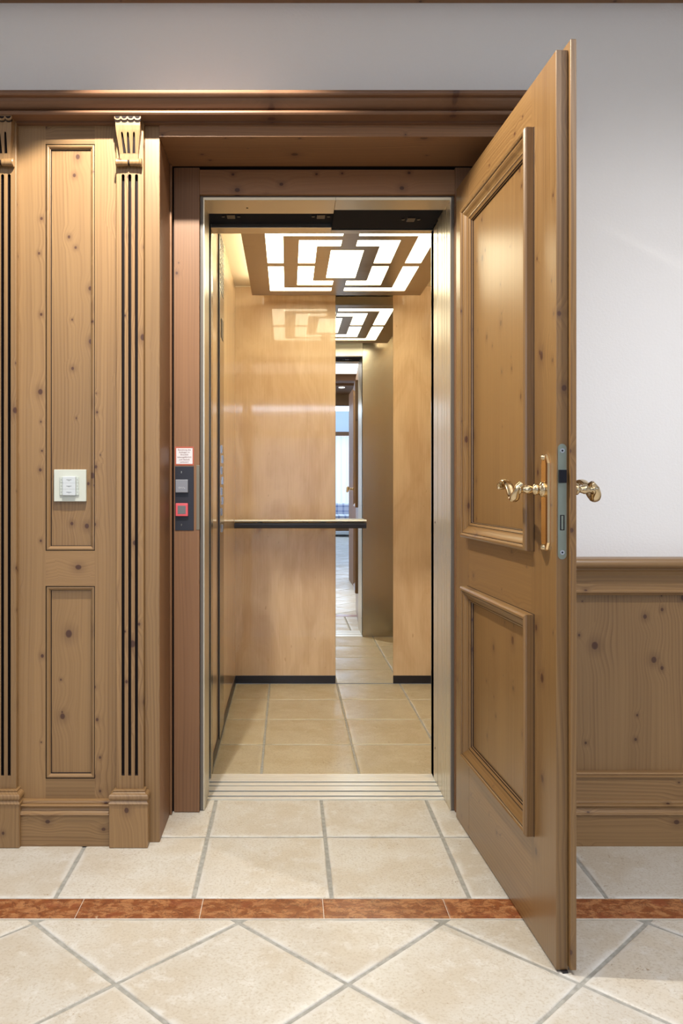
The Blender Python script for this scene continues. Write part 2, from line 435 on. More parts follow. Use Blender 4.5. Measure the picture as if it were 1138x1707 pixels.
def build_floor():
    bm = bmesh.new(); lay = bm.verts.layers.float.new('edge')
    for a, b_ in zip(XJ, XJ[1:]):
        for y0, y1 in ((2.114, 2.489), (2.489, 2.79)):
            tile(bm, lay, [(a, y0), (b_, y0), (b_, y1), (a, y1)], .010, 0)
    h = .2468
    for i in range(-24, 24):
        for j in range(-24, 24):
            cx = .1273+h*(i+j); cy = 1.75+h*(i-j)-h
            if abs(cx) > 3.4 or cy > 2.4 or cy < -10.8: continue
            P = [(cx-h, cy), (cx, cy-h), (cx+h, cy), (cx, cy+h)]
            P = clip(P, 1, 2.0155, True)
            tile(bm, lay, P, .009, 0, step=.03 if cy > .5 else .2)
    bbox(bm, -3, 3, -11, 2.80, -.04, -.0028, 0, mi=1)
    return link('floor', bm, [M['tile'], M['grout']])
tag(build_floor(), kind='structure')
bm = bmesh.new(); lay = bm.verts.layers.float.new('edge')
x = -2.97
xs = [-.522-.3055*k for k in range(8, 0, -1)] + [-.522, -.217, .088, .396, .70, 1.003] + [1.003+.3055*k for k in range(1, 6)]
for a, b_ in zip(xs, xs[1:]):
    tile(bm, lay, [(a, 2.0165), (b_, 2.0165), (b_, 2.1125), (a, 2.1125)], .0014, .0005, wob=.0, edge=.004, bv=.15)
o = link('trim_1', bm, M['marble']); tag(o, kind='structure')
bm = bmesh.new(); bbox(bm, -3, 3, 2.0145, 2.1145, -.01, -.0008, 0)
o = link('trim_2', bm, plain('white_joint', (.72, .66, .58), .8)); tag(o, kind='structure')

WY = 2.47
def wall(name, *a, mt=None): return tag(box(name, mt or M['plaster'], None, *a, bev=0), kind='structure')
wall('wall_left', -3, -.41, WY, 2.80, 0, 2.72)
wall('wall_right', .66, 3, WY, 2.80, 0, 2.72)
wall('wall_above_opening', -.41, .66, WY, 2.80, 2.12, 2.72)
wall('wall_side_left', -3.1, -3, -11, 2.8, 0, 3.5)
wall('wall_side_right', 3, 3.1, -11, 2.8, 0, 3.5)
wall('ceiling', -3, 3, -2.9, 2.8, 2.56, 2.62)
wall('ceiling_of_the_far_room', -3, 3, -11, -2.9, 3.4, 3.46)
tag(box('trim_3', M['frame_h'], None, -3, 3, 2.425, WY+.001, 2.504, 2.56, .003), kind='structure')

# ------------------------------------------------------------------ pilasters, panelling, cornice
F = 2.449       # plane of the panelling
def make_pilaster(cx, label):
    t = thing('pilaster', label, 'pilaster', (cx, F, 0), 'fluted pine pilasters')
    sh = box('shaft', [M['pine_v'], M['groove']], t, cx-.0405, cx+.0405, 2.429, WY-.001, .13, 2.165, .0022)
    cb = bmesh.new()
    for dx in (-.0197, 0, .0197): capsule(cb, cx+dx, cx+dx, .206, 1.977, .0088, 2.40, 2.444, square_bottom=True)
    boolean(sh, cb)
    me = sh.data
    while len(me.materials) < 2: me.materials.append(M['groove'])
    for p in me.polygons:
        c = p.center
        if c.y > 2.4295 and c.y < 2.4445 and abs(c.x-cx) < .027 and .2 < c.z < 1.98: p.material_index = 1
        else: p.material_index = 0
    # plinth
    box('plinth', M['pine_v'], t, cx-.0565, cx+.0565, 2.408, F-.0005, .001, .131, .002)
    bm = bmesh.new()
    f = lambda u, v, h: (u, v, h)
    prof = [(0, .128), (0, .131), (.0045, .137), (.0055, .139), (.002, .142), (.0, .147), (.001, .153), (.004, .157), (.009, .1585), (.012, .161), (.011, .1655), (.0135, .167), (.02, .167)]
    rings(bm, (cx-.058, cx+.058, 2.4055, 2.53), prof, f, (0, 0, 0, 0), 0)
    for v in bm.verts:
        if v.co.y > F-.0005: v.co.y = F-.0005
    link('plinth_moulding', bm, M['pine_v'], t)
    # corbel: lofted bracket, hollow curve to the scroll
    bm = bmesh.new(); rowsv = []
    prof = [(2.150, .0355, 2.404), (2.138, .0358, 2.4005), (2.125, .0360, 2.3985), (2.108, .0358, 2.3985), (2.095, .0352, 2.4005), (2.080, .0332, 2.404), (2.065, .0308, 2.4075), (2.048, .0286, 2.411), (2.030, .0270, 2.4140), (2.008, .0260, 2.415)]
    for z, hw, y in prof:
        rowsv.append([bm.verts.new(p) for p in ((cx-hw, 2.4305, z), (cx-hw, y, z), (cx+hw, y, z), (cx+hw, 2.4305, z))])
    for a, b_ in zip(rowsv, rowsv[1:]):
        for k in range(4): bm.faces.new((a[k], a[(k+1) % 4], b_[(k+1) % 4], b_[k]))
    bm.faces.new(rowsv[0]); bm.faces.new(rowsv[-1][::-1])
    co = link('corbel', bm, [M['pine_v'], M['groove']], t)
    cb = bmesh.new()
    for (x0, x1) in ((-.0118, -.0178), (.0002, -.0006), (.0152, .0172)):
        pts = [(x1-.0028, 2.087), (x1, 2.0915), (x1+.0028, 2.087), (x0+.0042, 2.032), (x0-.0042, 2.032)]
        A = [cb.verts.new((cx+p[0], 2.33, p[1])) for p in pts]
        B = [cb.verts.new((cx+p[0], 2.4125+.11*(2.092-p[1]) , p[1])) for p in pts]
        for k in range(5): cb.faces.new((A[k], A[(k+1) % 5], B[(k+1) % 5], B[k]))
        cb.faces.new(A[::-1]); cb.faces.new(B)
    boolean(co, cb)
    me = co.data
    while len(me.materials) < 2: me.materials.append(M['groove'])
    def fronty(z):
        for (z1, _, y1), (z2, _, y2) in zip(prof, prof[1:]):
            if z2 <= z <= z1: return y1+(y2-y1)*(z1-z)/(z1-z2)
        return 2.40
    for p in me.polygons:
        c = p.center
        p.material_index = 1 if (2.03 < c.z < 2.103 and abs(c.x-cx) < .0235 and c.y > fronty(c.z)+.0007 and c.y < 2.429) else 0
    # scroll bar at its foot, pinched in the middle
    bm = bmesh.new()
    for s in (-1, 1):
        lathe(bm, (cx+s*.0022, 2.4165, 2.006), (s, 0, 0), [(0, .0085), (.001, .010), (.016, .0106), (.028, .0112), (.0335, .0125), (.0355, .0115)], 20)
    link('scroll', bm, M['pine_v'], co).location = (0, 0, 0)
    bm = bmesh.new(); cyl(bm, (cx-.0022, 2.4165, 2.006), (1, 0, 0), .0075, .0044, 20)
    link('scroll_waist', bm, M['groove'], co).location = (0, 0, 0)
    # scalloped top edge
    bm = bmesh.new()
    for k in range(4):
        x = cx-.0288+.0192*k
        pts = [(x+.0096*math.cos(PI+PI*i/10), 2.1270+.0062*math.sin(PI+PI*i/10)) for i in range(11)]
        prism(bm, pts+[(x+.0096, 2.1385), (x-.0096, 2.1385)], lambda p, a: (p[0], a, p[1]), 2.3935, 2.404)
    link('scalloped_edge', bm, M['pine_v'], co).location = (0, 0, 0)
    bm = bmesh.new()
    for k in range(4):
        x = cx-.0288+.0192*k
        pts = [(x+.0072*math.cos(PI+PI*i/10), 2.1315+.0062*math.sin(PI+PI*i/10)) for i in range(11)]
        prism(bm, pts, lambda p, a: (p[0], a, p[1]), 2.3925, 2.402)
        pts = [(x+.0096*math.cos(PI+PI*i/10), 2.1248+.0062*math.sin(PI+PI*i/10)) for i in range(11)]
        pts += [(x+.0096*math.cos(-PI*i/10), 2.1226+.0062*math.sin(-PI*i/10)) for i in range(11)]
        prism(bm, pts, lambda p, a: (p[0], a, p[1]), 2.3965, 2.402)
    link('gouges', bm, M['groove'], co).location = (0, 0, 0)
    return t
P2 = make_pilaster(-.466, 'fluted pine pilaster next to the opening of the lift, with carved corbel')
spots_p = ((-.8405, 'fluted pine pilaster cut by the edge of the photo, beside the light switch panel'),
           (-1.2155, 'fluted pine pilaster outside the photo, beyond the light switch panelling'),
           (.7165, 'fluted pine pilaster hidden behind the open pine door'))
for x, lab in spots_p:
    c = copy_tree(P2); c.location.x = x; c['label'] = lab

def panelling(x0, x1, label):
    """x0..x1: bay between two pilasters' centre lines"""
    a, b_ = x0+.121, x0+.267
    t = thing('wall_panelling', label, 'panelling', (x0, F, 0), 'recessed pine panelling bays')
    box('stile', M['pine_v'], t, x0+.04, a, F, WY-.001, .001, 2.165, .0)
    box('stile', M['pine_v'], t, b_, x1-.04, F, WY-.001, .001, 2.165, .0)
    box('rail', M['pine_h'], t, a, b_, F+.0002, WY-.001, 2.074, 2.165, 0)
    box('rail', M['pine_h'], t, a, b_, F+.0002, WY-.001, .7615, .8666, 0)
    box('rail', M['pine_h'], t, a, b_, F+.0002, WY-.001, .001, .1898, 0)
    f = lambda u, v, h: (u, F-h, v)
    for z0, z1 in ((.8666, 2.074), (.1898, .7615)):
        bm = bmesh.new()
        rings(bm, (a, b_, z0, z1), [(0, 0, 2), (.0004, -.006, 2), (.0019, -.006, 2), (.0023, -.0018), (.006, -.0012), (.009, -.0028), (.0115, -.007), (.0130, -.0075, 2), (.0145, -.0125)], f)
        link('panel_moulding', bm, [M['pine_h'], M['pine_v'], M['groove']], t)
        box('panel', M['pine_v'], t, a+.014, b_-.014, F+.0125, WY-.001, z0+.014, z1-.014, 0)
    return t
panelling(-.8405, -.466, 'narrow two-panel pine wall bay carrying the light switch')
panelling(-1.2155, -.8405, 'narrow two-panel pine wall bay outside the photo, past the cut pilaster')
# baseboards: same profile both sides
def base_prof(yf):
    P = [(WY-.001, .001), (yf, .001), (yf, .090)]
    P += [(yf-.003, .0915), (yf-.0055, .0945), (yf-.0045, .098), (yf-.001, .100), (yf+.004, .104), (yf+.0065, .110), (yf+.005, .1145), (yf+.001, .1165),
          (yf-.001, .1195), (yf+.002, .1215), (yf+.012, .1215), (yf+.012, .1245), (yf+.0135, .1295), (yf+.02, .1310), (WY-.001, .1310)]
    return P
for nm, x0, x1 in (('baseboard_left', -.784, -.5225), ('baseboard_left', -1.159, -.897), ('baseboard_right', .773, 3)):
    bm = bmesh.new(); prism(bm, base_prof(2.421), fx, x0, x1); tag(link(nm, bm, M['pine_h']), kind='structure')
# cornice over the whole opening, with end return
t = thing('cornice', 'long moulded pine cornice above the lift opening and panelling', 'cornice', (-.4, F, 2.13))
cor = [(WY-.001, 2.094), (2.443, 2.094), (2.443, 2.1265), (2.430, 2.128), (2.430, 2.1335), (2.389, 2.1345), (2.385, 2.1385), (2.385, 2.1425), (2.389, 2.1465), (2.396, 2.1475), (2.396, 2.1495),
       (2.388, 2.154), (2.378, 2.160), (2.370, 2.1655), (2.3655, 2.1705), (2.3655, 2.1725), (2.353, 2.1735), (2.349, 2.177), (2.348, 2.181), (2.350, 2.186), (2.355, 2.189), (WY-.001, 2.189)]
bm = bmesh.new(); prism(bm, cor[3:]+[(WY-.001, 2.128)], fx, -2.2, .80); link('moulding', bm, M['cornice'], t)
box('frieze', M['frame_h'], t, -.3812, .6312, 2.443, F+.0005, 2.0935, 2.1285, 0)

# casing and reveal of the opening
t = thing('door_surround', 'deep pine casing and reveal around the lift opening', 'door surround', (.125, 2.5, 0))
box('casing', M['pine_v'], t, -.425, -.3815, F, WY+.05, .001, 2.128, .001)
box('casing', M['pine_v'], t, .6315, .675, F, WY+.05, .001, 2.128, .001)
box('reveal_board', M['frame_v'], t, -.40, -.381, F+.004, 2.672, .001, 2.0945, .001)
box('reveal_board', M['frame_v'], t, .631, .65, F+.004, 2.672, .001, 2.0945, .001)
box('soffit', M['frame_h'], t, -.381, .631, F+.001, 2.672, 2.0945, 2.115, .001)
bm = bmesh.new(); prism(bm, [(-.3905, 2.445), (-.381, 2.445), (-.378, 2.449), (-.378, 2.456), (-.3905, 2.456)], fz, .02, 2.094)
for s in ((-.381, -.374), (.624, .631)): box('cover_strip', M['frame_v'], t, s[0], s[1], 2.652, 2.668, .002, 2.094, .002)
bm.free()
t = thing('inner_door_frame', 'reddish pine inner frame set at the back of the reveal', 'door frame', (.125, 2.69, 0))
box('post', M['frame_v'], t, -.3700, -.2875, 2.675, 2.72, .002, 2.092, .001)
box('post', M['frame_v'], t, .5415, .626, 2.675, 2.72, .002, 2.092, .001)
box('head', M['frame_h'], t, -.2872, .5412, 2.676, 2.72, 2.006, 2.086, .001)
box('shadow_gap', M['groove'], t, -.385, .64, 2.690, 2.735, 2.02, 2.11, 0)
box('shadow_gap', M['groove'], t, -.40, -.365, 2.685, 2.735, .001, 2.1, 0)
box('shadow_gap', M['groove'], t, .62, .66, 2.685, 2.735, .001, 2.1, 0)

# ------------------------------------------------------------------ wainscot on the right
t = thing('wainscot', 'low knotty pine wainscot below the white wall beside the open door', 'wainscot', (1.5, WY, 0))
box('board', M['pine_v'], t, .7578, 3, 2.457, WY-.001, .128, .745, 0)
bm = bmesh.new()
prism(bm, [(WY-.001, .127), (2.438, .127), (2.438, .1945), (2.4335, .1965), (2.4325, .2005), (2.4365, .2025), (2.4365, .2045), (2.4345, .2075), (2.440, .2115), (2.457, .212), (WY-.001, .212)], fx, .7745, 3)
link('lower_rail', bm, M['pine_h'], t)
bm = bmesh.new()
nose = arc(2.412, .832, .0145, 95, 262, 10)
nose = [(y, z) for y, z in nose]
prism(bm, [(WY-.001, .847)] + nose + [(2.420, .8155), (2.420, .812), (2.428, .806), (2.434, .795), (2.437, .782), (2.4385, .768), (2.4385, .752), (2.435, .749), (2.4345, .744), (2.439, .741), (2.444, .735), (WY-.001, .735)], fx, .7745, 3)
link('chair_rail', bm, M['pine_h'], t)

# ================================================================== STEEL LIFT FRAME
t = thing('lift_door_frame', 'metal frame lining the lift doorway, cream steel reveal with grey edge', 'door frame', (.125, 2.75, 0))
box('jamb', M['frame_grey'], t, -.2868, -.2735, 2.690, 2.705, .002, 2.0055, .001)
box('jamb', M['frame_grey'], t, .5285, .5412, 2.690, 2.705, .002, 2.0055, .001)
box('head', M['frame_grey'], t, -.2735, .5285, 2.690, 2.705, 1.992, 2.0055, .001)
def ridged(x, s, y0, y1):
    pts = [(x, y0)]
    for k in range(3):
        yy = y0+.05+.045*k
        pts += [(x, yy), (x-s*.0016, yy+.002), (x-s*.0016, yy+.005), (x, yy+.007)]
    return pts+[(x, y1), (x-s*.004, y1), (x-s*.004, y0)]
bm = bmesh.new(); prism(bm, ridged(-.2725, 1, 2.6885, 2.845), fz, .002, 2.00); link('jamb_lining', bm, M['cream'], t)
bm = bmesh.new(); prism(bm, ridged(.5275, -1, 2.6885, 2.905), fz, .002, 2.00); link('jamb_lining', bm, M['cream'], t)
bm = bmesh.new(); bbox(bm, -.2735, .155, 2.689, 2.822, 1.9915, 2.001, .0008); bbox(bm, .1555, .5285, 2.689, 2.785, 1.9915, 2.001, .0008)
link('head_lining', bm, M['cream'], t)
bm = bmesh.new(); cyl(bm, (-.137, 2.765, 1.9917), (0, 0, -1), .004, .0006, 16); link('screw', bm, M['slot'], t)

t = thing('door_track', 'dark steel door track with rollers above the lift threshold', 'door track', (.125, 2.88, 2))
box('cover', M['slot'], t, -.28, .545, 2.80, 2.974, 2.006, 2.03, 0)
box('lower_rail', M['slot'], t, .158, .525, 2.79, 3.005, 1.9955, 2.006, .001)
for k, x in enumerate((-.20, .115, .43)):
    bm = bmesh.new(); zt = 2.006 if k < 2 else 1.9955
    bbox(bm, x-.014, x+.014, 2.87, 2.91, zt-.004, zt+.001, .001); cyl(bm, (x-.027, 2.89, zt+.001), (0, 0, -1), .006, .004, 14); cyl(bm, (x+.027, 2.89, zt+.001), (0, 0, -1), .006, .004, 14)
    link('guide_block', bm, M['black'], t)

t = thing('threshold', 'ribbed aluminium threshold between hall tiles and lift floor', 'threshold', (.125, 2.9, 0))
def sillprof(y0, y1, grooves, z=.0015):
    pts = [(y0, -.02), (y0, z)]
    for a, b_ in grooves: pts += [(a, z), (a, -.014), (b_, -.014), (b_, z)]
    return pts+[(y1, z), (y1, -.02)]
bm = bmesh.new(); prism(bm, sillprof(2.789, 2.908, [(2.808, 2.821), (2.838, 2.8395), (2.855, 2.869), (2.888, 2.8895)]), fx, -.2835, .5285); link('outer_sill', bm, M['sill'], t)
bm = bmesh.new(); prism(bm, sillprof(2.917, 3.034, [(2.944, 2.957), (2.974, 2.9755), (2.992, 2.9935), (3.010, 3.0115)]), fx, -.2835, .5285); INNER = bm
box('groove_floor', M['black'], t, -.28, .526, 2.790, 2.907, -.03, -.0025, 0)
box('groove_floor', M['black'], t, -.28, .526, 2.9085, 2.9165, -.03, -.003, 0)

t = thing('sliding_lift_door', 'brushed steel sliding lift door parked open, only its edge showing', 'lift door', (.75, 2.88, 0))
box('door_leaf', M['steel'], t, .5345, .99, 2.850, 2.872, .006, 1.99, .001)
box('door_leaf', M['steel'], t, .5335, .99, 2.885, 2.907, .006, 1.99, .001)

# ================================================================== LIFT CABIN
CX0, CX1, CY0, CY1, CH = -.285, .80, 3.034, 4.451, 2.144
t = thing('lift_cabin', 'open lift cabin lined with maple laminate and brushed steel', 'lift', (.25, 3.7, 0))
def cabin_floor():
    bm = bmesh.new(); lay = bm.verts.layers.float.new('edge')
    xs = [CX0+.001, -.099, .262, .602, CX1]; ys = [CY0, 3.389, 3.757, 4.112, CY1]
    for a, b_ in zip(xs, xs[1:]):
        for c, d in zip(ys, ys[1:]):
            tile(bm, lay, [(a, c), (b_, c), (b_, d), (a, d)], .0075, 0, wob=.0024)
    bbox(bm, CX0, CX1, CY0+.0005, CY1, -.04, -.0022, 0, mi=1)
    return link('floor', bm, [M['tile_dimmed'], M['grout']], t)
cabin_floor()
link('sill', INNER, M['sill'], t)
box('groove_floor', M['black'], t, -.28, .526, 2.918, 3.032, -.03, -.0025, 0)
box('side_panel', M['maple'], t, CX0-.03, CX0, 3.045, CY1+.02, .001, CH, 0)
box('side_panel', M['maple'], t, CX1, CX1+.03, 3.045, CY1+.02, .001, CH, 0)
box('back_panel', M['maple'], t, CX0, .2555, CY1, CY1+.02, .043, CH, 0)
box('back_panel', M['maple'], t, .5667, CX1, CY1, CY1+.02, .043, CH, 0)
box('back_wall', M['black'], t, CX0-.03, CX1+.03, CY1+.021, CY1+.04, 0, CH, 0)
box('skirting', M['black'], t, CX0, .2555, CY1-.004, CY1+.02, .001, .043, .0008)
box('skirting', M['black'], t, .5667, CX1, CY1-.004, CY1+.02, .001, .043, .0008)
box('skirting', M['black'], t, CX0, CX0+.003, 3.05, CY1-.004, .001, .043, .0008)
box('skirting', M['black'], t, CX1-.003, CX1, 3.05, CY1-.004, .001, .043, .0008)
box('ceiling', M['ceil_pale'], t, CX0, CX1, 3.045, CY1+.02, CH, CH+.02, 0)
box('ceiling_edge', M['ceil_pale'], t, CX0, .2555, CY1-.004, CY1, CH-.004, CH, 0)
box('front_wall', M['steel'], t, .5275, CX1, 2.99, 3.045, .001, CH, .001)
box('front_wall', M['steel'], t, CX0-.03, -.2785, 2.985, 3.06, .001, CH, .001)
box('front_jamb', M['cream'], t, .5275, .54, 2.915, 3.04, .003, 1.995, .0008)
box('header', M['steel_h'], t, -.2785, .157, 2.975, 3.045, 1.992, CH, .001)
box('header', M['steel_h'], t, .1572, .5275, 3.007, 3.045, 1.992, CH, .001)
for z in (.12, .93, 1.93):
    bm = bmesh.new(); cyl(bm, (.5276, 2.96, z), (-1, 0, 0), .004, .0008, 14); link('screw', bm, M['slot'], t)

m_ = tag(box('mirror', M['mirror'], None, .256, .5663, CY1-.003, CY1+.015, .002, CH-.002, .0004), 'tall narrow frameless mirror on the back wall of the lift', 'mirror')

t = thing('handrail', 'metal handrail with black front across the back of the lift', 'handrail', (.06, 4.38, .86))
def tube_x(bm, pts, x0, x1): prism(bm, pts, fx, x0, x1)
bm = bmesh.new(); tube_x(bm, [(4.405, .872)]+[(4.355+.006*math.cos(math.radians(a)), .8805+.006*math.sin(math.radians(a))) for a in (200, 180, 150, 120, 90)]+[(4.405, .8865)], -.283, .414)
link('top_rail', bm, M['sill'], t)
bm = bmesh.new(); tube_x(bm, [(4.40, .871), (4.352, .871), (4.348, .868), (4.347, .862), (4.348, .846), (4.352, .842), (4.40, .842)], -.283, .413)
link('grip', bm, M['black'], t)
for x in (-.15, .19):
    bm = bmesh.new(); cyl(bm, (x, 4.399, .857), (0, 1, 0), .009, .052, 18); cyl(bm, (x, 4.443, .857), (0, 1, 0), .02, .0075, 22)
    link('bracket', bm, M['chrome'], t)

# control column
t = thing('control_panel', 'narrow brushed steel control panel with call buttons on the side wall of the lift', 'control panel', (CX0, 3.47, 0))
cx_ = CX0+.0065
box('faceplate', M['steel'], t, CX0+.001, cx_, 3.375, 3.575, .03, 2.125, .0006)
box('shaded_edge', M['black'], t, CX0+.0005, cx_-.0005, 3.358, 3.375, .03, 2.125, 0)  # black strip stands in for the shade on the panel's near edge
zb = [(1.215, 3.45), (1.175, 3.50), (1.127, 3.45), (1.085, 3.50), (1.04, 3.45), (1.0, 3.50), (.955, 3.45), (.885, 3.475)]
for z, y in zb:
    b_ = box('button', M['chrome'], t, cx_, cx_+.0050, y-.017, y+.017, z-.017, z+.017, .001)
    c = box('button_core', M['plastic_grey'], b_, cx_+.0050, cx_+.0056, y-.012, y+.012, z-.012, z+.012, .0003)
box('display', M['black'], t, cx_, cx_+.002, 3.43, 3.53, 1.68, 1.76, .001)
bm = bmesh.new()
for k in range(12): bbox(bm, cx_, cx_+.0015, 3.39, 3.56, 1.87+.02*k, 1.877+.02*k, 0)
link('speaker_grille', bm, M['black'], t)

# ceiling light plate
t = thing('ceiling_light', 'square lift ceiling light with bracket-shaped cut-outs around a bright centre square', 'ceiling light', (.253, 3.71, 2.067))
ZB = 2.067
LX0, LX1, LY0, LY1 = -.188, .694, 3.10, 4.334

LC = (.253, 3.745)
holes = [(LC[0]-.070, LC[0]+.070, 3.516, 3.978)]
groups_h = [[holes[0]]]
for sx in (-1, 1):
    for sy in (-1, 1):
        for ox, ix, oy, iy, gap in ((.345, .273, .494, .427, .027), (.208, .132, .372, .287, .025)):
            g = []
            for a, b_, c, d in ((ix, ox, gap, oy), (.032, ix, iy, oy)):
                xs_ = sorted((LC[0]+sx*a, LC[0]+sx*b_)); ys_ = sorted((LC[1]+sy*c, LC[1]+sy*d)); g.append((*xs_, *ys_))
            groups_h.append(g); holes += g
LX0, LX1, LY0, LY1 = -.188, .694, 3.14, 4.334
def plate():
    bm = bmesh.new()
    xs = sorted({round(v, 5) for h in holes for v in h[:2]} | {LX0, LX1}); ys = sorted({round(v, 5) for h in holes for v in h[2:]} | {LY0, LY1})
    cells = {}
    for i in range(len(xs)-1):
        for j in range(len(ys)-1):
            mx, my = (xs[i]+xs[i+1])/2, (ys[j]+ys[j+1])/2
            cells[i, j] = not any(h[0] < mx < h[1] and h[2] < my < h[3] for h in holes)
    V = {}
    def v(i, j, k):
        if (i, j, k) not in V: V[i, j, k] = bm.verts.new((xs[i], ys[j], ZB+.003*k))
        return V[i, j, k]
    for (i, j), on in cells.items():
        if not on: continue
        bm.faces.new([v(*q) for q in ((i, j, 0), (i, j+1, 0), (i+1, j+1, 0), (i+1, j, 0))])
        bm.faces.new([v(*q) for q in ((i, j, 1), (i+1, j, 1), (i+1, j+1, 1), (i, j+1, 1))])
        for (di, dj, a, b_) in ((-1, 0, (i, j), (i, j+1)), (1, 0, (i+1, j+1), (i+1, j)), (0, -1, (i+1, j), (i, j)), (0, 1, (i, j+1), (i+1, j+1))):
            if not cells.get((i+di, j+dj), False):
                bm.faces.new((v(*a, 0), v(*b_, 0), v(*b_, 1), v(*a, 1)))
    return link('plate', bm, M['plate'], t)
plate()
for g in groups_h:
    bm = bmesh.new()
    for h in g: bbox(bm, h[0]-.001, h[1]+.001, h[2]-.001, h[3]+.001, ZB+.0032, ZB+.008, 0)
    link('diffuser', bm, M['diffuser'], t)
box('lamp_housing', M['steel_h'], t, LX0+.05, LX1-.05, LY0+.05, LY1-.05, ZB+.012, ZB+.060, .002)
for s0, s1 in ((LX0+.047, LX0+.0495), (LX1-.0495, LX1-.047)): box('side_glow', M['diffuser_side'], t, s0, s1, LY0+.06, LY1-.06, ZB+.014, ZB+.058, 0)
for x in (LX0+.12, LX1-.12):
    for y in (LY0+.12, LY1-.12):
        bm = bmesh.new(); cyl(bm, (x, y, ZB+.058), (0, 0, 1), .008, CH-ZB-.057, 14); link('hanger', bm, M['chrome'], t)

# ================================================================== THE OPEN PINE DOOR
ang = math.atan2(-.9985, .0553)
D = thing('panelled_door', 'tall two-panel pine door swung open in front of the lift', 'door', (.5356, 2.63, 0), kind='thing', world=False)
D.rotation_euler = (0, 0, ang)
ED, T1, Z0, Z1 = .840, .026, .005, 2.004
US0, US1, UZ0, UZ1, BZ0, BZ1 = .130, .705, .905, 1.895, .238, .756
# local frame: x from hinge to free edge, y through the thickness (0 = face towards the lift), z up
def dbox(name, mt, x0, x1, y0, y1, z0, z1, bev=.0008, par=None): return box(name, mt, par or D, x0, x1, y0, y1, z0, z1, bev)
dbox('stile', M['door_v'], 0, US0+.02, 0, T1, Z0, Z1)
bm = bmesh.new(); bbox(bm, US1-.02, ED, 0, T1, Z0, Z1, .0012)
bmesh.ops.recalc_face_normals(bm, faces=bm.faces[:]); lk = link('stile', bm, M['door_v'], D)
for a, b_ in ((Z0, BZ0+.02), (BZ1-.02, UZ0+.02), (UZ1-.02, Z1)):
    dbox('rail', M['door_h'], US0+.0195, US1-.0195, .0003, T1-.0003, a, b_, .0)
dbox('closing_lip', M['door_v'], .0, ED+.014, T1+.0004, T1+.0135, Z0+.006, 2.021, .0015)
bm = bmesh.new(); prism(bm, [(ED-.0005, 2.0035), (ED-.0005, 2.0045), (ED-.013, 2.0035)], lambda p, a: (p[0], a, p[1]), .012, T1); bm.free()
dbox('bottom_strip', M['black'], .02, ED+.006, T1-.014, T1-.002, .001, Z0, 0)  # black strip along the underside of the leaf
mprof = [(-.0012, .0, 2), (.0, -.0012), (.0, -.0175), (.001, -.021), (.005, -.0243), (.009, -.0245), (.0125, -.0222), (.0135, -.0195, 2), (.0150, -.0192), (.018, -.0185), (.022, -.0155), (.027, -.0105), (.032, -.0068), (.0355, -.0058, 2), (.0372, -.0052), (.039, -.0035), (.043, -.001, 2), (.0448, .001), (.0455, .004, 2), (.047, .009)]
for z0, z1 in ((UZ0, UZ1), (BZ0, BZ1)):
    bm = bmesh.new(); rings(bm, (US0, US1, z0, z1), mprof, lambda u, v, h: (u, h, v))
    link('panel_moulding', bm, [M['door_h'], M['door_v'], M['groove']], D)
    dbox('panel', M['door_v'], US0+.040, US1-.040, .0065, T1+.0136, z0+.040, z1-.040, 0)
    bm = bmesh.new(); rings(bm, (US0, US1, z0, z1), [(a, -b_, *c_) for a, b_, *c_ in mprof], lambda u, v, h: (u, T1+.0136+h, v))
    link('panel_moulding', bm, [M['door_h'], M['door_v'], M['groove']], D)
# lock face on the edge
bm = bmesh.new()
zc0, zc1, yc, hw = .897, 1.148, .0128, .0095
pts = [(yc+hw*math.cos(PI*i/12), zc1-hw+hw*math.sin(PI*i/12)) for i in range(13)] + [(yc+hw*math.cos(PI+PI*i/12), zc0+hw+hw*math.sin(PI+PI*i/12)) for i in range(13)]
prism(bm, pts, lambda p, a: (a, p[0], p[1]), ED-.001, ED+.0012)
lock = link('lock_face', bm, M['nickel'], D)
lbox = lambda n_, mt, *a: box(n_, mt, lock, *a, bev=.0006)
lbox('latch', M['slot'], ED+.001, ED+.0075, yc-.0078, yc+.0078, 1.063, 1.0915)
lbox('bolt_recess', M['black'], ED+.001, ED+.0018, yc-.005, yc+.005, .960, .9935)
lbox('dead_bolt', M['nickel'], ED+.0018, ED+.0028, yc-.0025, yc+.0020, .962, .9915)
for z in (1.133, .912):
    bm = bmesh.new(); cyl(bm, (ED+.0010, yc, z), (1, 0, 0), .0052, .0012, 18); s_ = link('screw', bm, M['chrome'], lock)
    bm = bmesh.new(); cyl(bm, (ED+.0021, yc, z), (1, 0, 0), .0022, .0003, 6); link('screw_slot', bm, M['slot'], lock)
